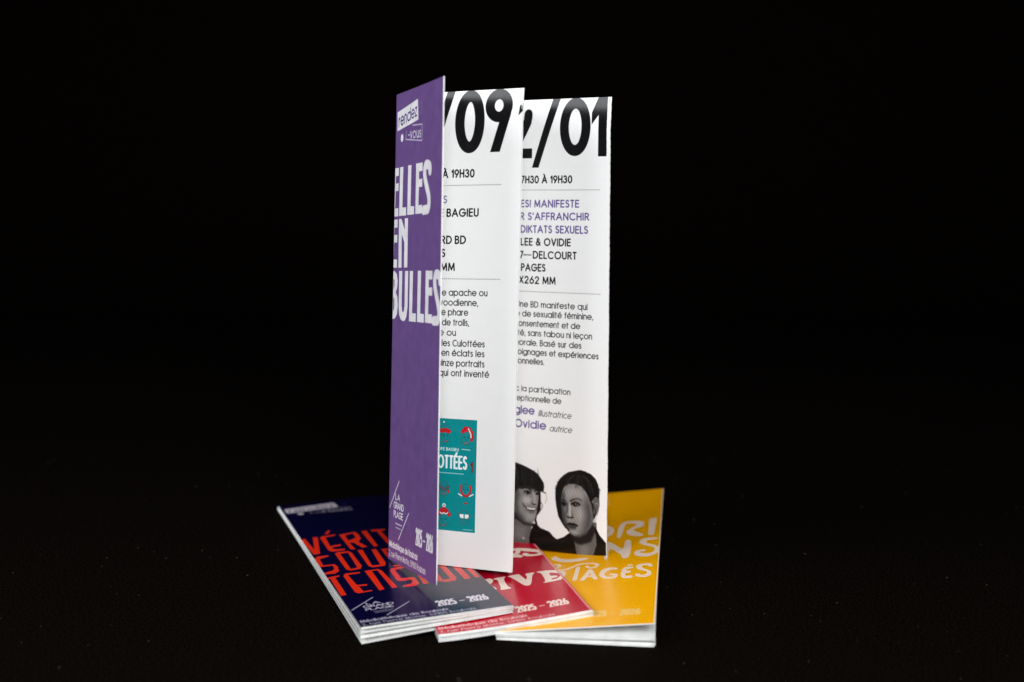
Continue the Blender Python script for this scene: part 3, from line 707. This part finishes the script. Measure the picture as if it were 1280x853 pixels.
def print_mat(name, img, rough=.3, mottle=.05, spec=.5):
    m, nt, bs = mat(name)
    ti = nt.nodes.new('ShaderNodeTexImage'); ti.image = img; ti.interpolation = 'Cubic'; ti.extension = 'EXTEND'
    tc, nz = grain(nt, bs, 2500, .03, .00003)
    n2 = nt.nodes.new('ShaderNodeTexNoise'); n2.inputs['Scale'].default_value = 160; n2.inputs['Detail'].default_value = 6
    nt.links.new(tc.outputs['Object'], n2.inputs['Vector'])
    mr = nt.nodes.new('ShaderNodeMapRange'); mr.inputs['From Min'].default_value = .3; mr.inputs['From Max'].default_value = .7
    mr.inputs['To Min'].default_value = 1 - mottle; mr.inputs['To Max'].default_value = 1 + mottle
    nt.links.new(n2.outputs['Fac'], mr.inputs['Value'])
    mx = nt.nodes.new('ShaderNodeVectorMath'); mx.operation = 'SCALE'
    nt.links.new(ti.outputs['Color'], mx.inputs[0]); nt.links.new(mr.outputs['Result'], mx.inputs['Scale'])
    nt.links.new(mx.outputs['Vector'], bs.inputs['Base Color'])
    mr2 = nt.nodes.new('ShaderNodeMapRange'); mr2.inputs['To Min'].default_value = rough - .04; mr2.inputs['To Max'].default_value = rough + .04
    nt.links.new(n2.outputs['Fac'], mr2.inputs['Value']); nt.links.new(mr2.outputs['Result'], bs.inputs['Roughness'])
    bs.inputs['Specular IOR Level'].default_value = spec
    return m


def paper_mat():
    m, nt, bs = mat('white_paper')
    bs.inputs['Roughness'].default_value = .45
    tc, nz = grain(nt, bs, 1200, .25, .0001)
    cr = nt.nodes.new('ShaderNodeValToRGB')
    cr.color_ramp.elements[0].color = (.76, .755, .73, 1); cr.color_ramp.elements[1].color = (.86, .86, .84, 1)
    cr.color_ramp.elements[0].position = .3; cr.color_ramp.elements[1].position = .7
    n2 = nt.nodes.new('ShaderNodeTexNoise'); n2.inputs['Scale'].default_value = 220
    nt.links.new(tc.outputs['Object'], n2.inputs['Vector']); nt.links.new(n2.outputs['Fac'], cr.inputs['Fac'])
    nt.links.new(cr.outputs['Color'], bs.inputs['Base Color'])
    return m


def cloth_mat():
    m, nt, bs = mat('black_cloth_fabric')
    bs.inputs['Roughness'].default_value = .95
    bs.inputs['Specular IOR Level'].default_value = .02
    tc, nz = grain(nt, bs, 1500, .9, .0006, 6)
    n2 = nt.nodes.new('ShaderNodeTexNoise'); n2.inputs['Scale'].default_value = 900; n2.inputs['Detail'].default_value = 8; n2.inputs['Roughness'].default_value = .75
    cr = nt.nodes.new('ShaderNodeValToRGB')
    e = cr.color_ramp.elements
    e[0].position = .45; e[0].color = (.0010, .0005, .0003, 1); e[1].position = .68; e[1].color = (.0105, .0066, .0044, 1)
    nt.links.new(tc.outputs['Object'], n2.inputs['Vector']); nt.links.new(n2.outputs['Fac'], cr.inputs['Fac'])
    nt.links.new(cr.outputs['Color'], bs.inputs['Base Color'])
    return m


PAPER_M = paper_mat()
CLOTH = cloth_mat()


# ------------------------------------------------------------------ mesh helpers
def link(name, verts, faces, mats, mi=None, uvs=None, parent=None, smooth=True):
    me = bpy.data.meshes.new(name)
    me.from_pydata([tuple(c * MM for c in v) for v in verts], [], faces)
    for m in mats:
        me.materials.append(m)
    if mi is not None:
        me.polygons.foreach_set('material_index', mi)
    if uvs is not None:
        uv = me.uv_layers.new(name='print')
        buf = []
        for f in faces:
            for v in f:
                buf += list(uvs[v])
        uv.data.foreach_set('uv', buf)
    me.polygons.foreach_set('use_smooth', [smooth] * len(faces))
    me.update()
    o = bpy.data.objects.new(name, me)
    scene.collection.objects.link(o)
    if parent:
        o.parent = parent
    return o


def sheet(name, surf, nu, nv, th, mats, parent, edge=None):
    """a sheet of paper with real thickness: surf(u, v) -> point; front is slot 0, sides and back slot 1; rims get their own vertices"""
    P = np.zeros((nv + 1, nu + 1, 3))
    for j in range(nv + 1):
        for i in range(nu + 1):
            u = i / nu
            if edge:
                u = edge(u, j / nv)
            P[j, i] = surf(u, j / nv)
    du = np.gradient(P, axis=1); dv = np.gradient(P, axis=0)
    N = np.cross(dv, du); N /= np.linalg.norm(N, axis=2, keepdims=True)
    F = P + N * th / 2; Bk = P - N * th / 2
    verts = [tuple(q) for q in F.reshape(-1, 3)] + [tuple(q) for q in Bk.reshape(-1, 3)]
    n1 = (nu + 1) * (nv + 1); idx = lambda i, j: j * (nu + 1) + i
    uvs = [(i / nu, 1 - j / nv) for j in range(nv + 1) for i in range(nu + 1)] * 2
    faces = []; mi = []
    for j in range(nv):
        for i in range(nu):
            a, b, c2, d = idx(i, j), idx(i + 1, j), idx(i + 1, j + 1), idx(i, j + 1)
            faces.append((a, d, c2, b)); mi.append(0)
            faces.append((n1 + a, n1 + b, n1 + c2, n1 + d)); mi.append(1)
    ring = [(i, 0) for i in range(nu)] + [(nu, j) for j in range(nv)] + [(i, nv) for i in range(nu, 0, -1)] + [(0, j) for j in range(nv, 0, -1)]
    base = len(verts)
    for (i, j) in ring:
        verts.append(tuple(F[j, i])); verts.append(tuple(Bk[j, i])); uvs += [(0, 0), (0, 0)]
    n = len(ring)
    for k in range(n):
        a = base + 2 * k; b = base + 2 * ((k + 1) % n)
        faces.append((a, b, b + 1, a + 1)); mi.append(1)
    return link(name, verts, faces, mats, mi, uvs, parent, smooth=True)


def empty(name, loc, label, cat, group=None):
    o = bpy.data.objects.new(name, None)
    scene.collection.objects.link(o)
    o.empty_display_size = .01
    o.location = Vector(loc) * MM
    o['label'] = label; o['category'] = cat
    if group:
        o['group'] = group
    return o


# ------------------------------------------------------------------ the setting: one black cloth, table and sweep
def build_cloth():
    prof = [(-900, 0), (200, 0), (1500, 0)]
    for k in range(1, 9):
        a = math.radians(90 * k / 8)
        prof.append((1500 + 350 * math.sin(a), 350 - 350 * math.cos(a)))
    prof.append((1850, 2200))
    xs = np.linspace(-1800, 1800, 61)
    verts = []; faces = []
    for j, (y, z) in enumerate(prof):
        for x in xs:
            verts.append((x, y, z))
    n = len(xs)
    for j in range(len(prof) - 1):
        for i in range(n - 1):
            faces.append((j * n + i, j * n + i + 1, (j + 1) * n + i + 1, (j + 1) * n + i))
    o = link('backdrop', verts, faces, [CLOTH])
    o['kind'] = 'structure'
    return o


build_cloth()

# ------------------------------------------------------------------ the standing leaflet
BOT = [(-30.83, 577.81, 12.76), (-56.26, 635.91, 6.64), (0.62, 607.86, 9.10), (-10.83, 670.24, 5.2), (44.17, 638.66, 6.5)]
TOP = [(-27.31, 578.22, 222.76), (-50.89, 636.40, 216.64), (4.40, 608.17, 219.10), (-8.47, 670.65, 214.6), (43.01, 639.21, 216.3)]
SH = .42
standing = empty('concertina_leaflet', (0, 620, 8), 'tall leaflet folded in zigzag and standing upright, violet cover and white inside pages', 'leaflet')


def stand_panel(name, a, b, img, bow, edge=None, nu=14, nv=60, inset=(0., 0.), curl=1.0, th=SH):
    A0, A1, B0, B1 = (np.array(q) for q in (TOP[a], BOT[a], TOP[b], BOT[b]))
    off = np.array(standing.location) / MM
    d = B1 - A1; nrm = np.cross(d, A0 - A1); nrm /= np.linalg.norm(nrm)

    def surf(u, v):
        L = A0 + (A1 - A0) * v; Rr = B0 + (B1 - B0) * v
        uu = inset[0] + u * (1 - inset[0] - inset[1])
        cv = max(0.0, 1 - v / .085)
        return L + (Rr - L) * uu - nrm * (curl * cv * cv) + nrm * bow * math.sin(math.pi * min(max(uu, 0), 1)) * (1 + .25 * math.sin(3 * v)) - off
    ms = [print_mat(name + '_print', img, *PRM[name]) if img else PAPER_M, PAPER_M]
    return sheet(name, surf, nu, nv, th, ms, standing, edge)


PRM = {'cover_page': (.36, .09), 'inside_page': (.19, .006, .3)}


def perf(u, v):
    if u > .999:
        k = v * 57
        return u - (.0014 if (k - math.floor(k)) > .80 else 0) + .0015 * math.sin(v * 61) * math.sin(v * 23)
    return u


o = stand_panel('cover_page', 1, 0, print_cover(), -.35, inset=(.004, .01), curl=0, th=.5)
o['label'] = 'violet front cover with white lettering'
o = stand_panel('inside_page', 1, 2, print_p09(), .5, inset=(.004, .003))
o['label'] = 'white page with the date 09 and a small teal picture'
o = stand_panel('inside_page', 2, 3, None, .3, inset=(.006, .006))
o['label'] = 'plain back page hidden in the fold'
o = stand_panel('inside_page', 3, 4, print_p01(), .6, edge=perf, nv=400, inset=(.004, 0))
o['label'] = 'white page with the date 01 and two black and white portraits'


# ------------------------------------------------------------------ the three leaflets lying folded
def folded(name, corner, ang, img, near, far, label, bend=1.0, th=.42, W=62.9, rough=.24, seed=1, jx=.35, fold_m=None, out=0.0, taper=0.0, spec=.5):
    """near / far: lists of (z_left, z_right) of the sheet centres, top sheet first"""
    root = empty(name, (corner[0], corner[1], 0), label, 'leaflet', 'leaflets lying fanned out on the black cloth')
    root.rotation_euler = (0, 0, ang)
    rnd = random.Random(seed)
    n = len(near)
    # fold i joins sheets i and i+1: even i on the left, odd i on the right
    xl = [0.0] * n; xr = [W] * n; y0 = [0.0] * n
    for i in range(n - 1):
        j = rnd.uniform(-jx, jx)
        if i % 2 == 0:
            xl[i] = xl[i + 1] = j if i else 0.0
        else:
            xr[i] = xr[i + 1] = W + j + (.25 if i else 0)
    for i in range(n):
        y0[i] = rnd.uniform(-.7, .5) - out if i else 0.0
        zn, zf = near[i], far[i]
        wob = rnd.uniform(-.13, .13)

        def surf(u, v, i=i, zn=zn, zf=zf, wob=wob):
            t = 1 - v
            x = xl[i] + (xr[i] - xl[i] - (taper * t if i else 0)) * u
            zl = zn[0] + (zf[0] - zn[0]) * t; zr = zn[1] + (zf[1] - zn[1]) * t
            z = zl + (zr - zl) * (u ** bend)
            return (x, y0[i] + 210 * t, z + wob * math.sin(math.pi * u) * 0.6)
        top = i == 0
        ms = [print_mat(name + '_print', img, rough, .03, spec) if top else PAPER_M, PAPER_M]
        o = sheet('cover_page' if top else 'inside_page', surf, 16 if not top else 24, 12 if not top else 40, th, ms, root)
    # rounded spines where neighbouring sheets meet
    for i in range(n - 1):
        left = i % 2 == 0
        X0 = xl[i] if left else xr[i]
        verts = []; faces = []
        for a, t in enumerate((0, 1)):
            za = (near if a == 0 else far)[i][0 if left else 1]; zb = (near if a == 0 else far)[i + 1][0 if left else 1]
            zc = (za + zb) / 2; r = (za - zb) / 2 + th / 2
            for k in range(9):
                g = math.radians(90 - 180 * k / 8)
                sgn = -1 if left else 1
                yy = max(y0[i], y0[i + 1]) + .15 + (209.6) * t
                verts.append((X0 - (0 if left else taper * t) + sgn * (math.cos(g) * min(r, .16) + .004), yy, zc + r * math.sin(g)))
        for k in range(8):
            faces.append((k, k + 1, 10 + k, 9 + k))
        faces.append(tuple(range(9))); faces.append(tuple(range(17, 8, -1)))
        link('fold', verts, faces, [fold_m or PAPER_M], parent=root)
    return root


PEACH, _nt, _bs = mat('amber_bleed_fold')
_bs.inputs['Base Color'].default_value = (.86, .50, .26, 1)
_bs.inputs['Roughness'].default_value = .4
grain(_nt, _bs, 1200, .2, .0001)
# sheets of the amber leaflet: springy, open along its right side
folded('folded_leaflet', (-5.61, 549.52), -0.120, print_yellow(),
       [(2.9, 9.4), (2.45, 3.5), (1.75, 3.05), (1.3, 1.35), (.75, .9), (.3, .3)],
       [(3.4, 11.0), (3.0, 4.6), (2.4, 4.1), (1.9, 2.4), (.8, 1.9), (.35, .35)],
       'amber yellow leaflet with cream swirling capitals, lying folded at the right', seed=3, rough=.3, jx=.5, fold_m=PEACH, out=1.1, taper=1.6, spec=.28)
folded('folded_leaflet', (-28.54, 544.02), 0.213, print_red(),
       [(3.5, 9.5), (3.03, 9.0), (2.4, 8.4), (1.93, 7.95), (1.3, 7.4), (.8, 6.9)],
       [(2.6, 5.6), (2.15, 5.1), (1.6, 3.9), (1.15, 3.4), (.72, 1.8), (.27, 1.3)],
       'crimson red leaflet with cream serif capitals, lying folded between the navy and the yellow one', bend=1.35, seed=5, rough=.2, spec=.36)
folded('folded_leaflet', (-59.03, 543.35), 0.3159, print_navy(),
       [(6.55, 9.4), (6.2, 8.75), (4.75, 8.4), (4.4, 7.85), (2.75, 7.3), (2.4, 6.65), (.2, 5.6)],
       [(2.2, 4.2), (1.87, 3.8), (1.54, 3.4), (1.2, 2.9), (.87, 2.4), (.53, 2.0), (.2, 1.5)],
       'navy blue leaflet with bright red condensed capitals, lying folded at the left', seed=8, rough=.2, th=.32)

# ------------------------------------------------------------------ tiny fibres on the cloth
rnd = random.Random(11)
verts = []; faces = []
for k in range(220):
    x = rnd.uniform(-300, 300); y = rnd.uniform(500, 900); a = rnd.uniform(0, math.pi); L = rnd.uniform(.2, 1.1); w = rnd.uniform(.04, .09)
    b = len(verts); pts = []
    for s in range(4):
        t = s / 3; aa = a + (t - .5) * rnd.uniform(-1.5, 1.5)
        pts.append((x + math.cos(aa) * L * t, y + math.sin(aa) * L * t, .08 + .15 * math.sin(math.pi * t)))
    for (px, py, pz) in pts:
        verts += [(px - w * math.sin(a), py + w * math.cos(a), pz), (px + w * math.sin(a), py - w * math.cos(a), pz), (px, py, pz + w * 1.4)]
    for s in range(3):
        i = b + 3 * s
        for (p, q) in ((0, 1), (1, 2), (2, 0)):
            faces.append((i + p, i + q, i + 3 + q, i + 3 + p))
m, nt, bs = mat('lint_fibre'); bs.inputs['Base Color'].default_value = (.10, .085, .07, 1); bs.inputs['Roughness'].default_value = .9
o = link('lint', verts, faces, [m]); o['kind'] = 'stuff'; o['label'] = 'tiny pale lint fibres scattered on the black cloth'
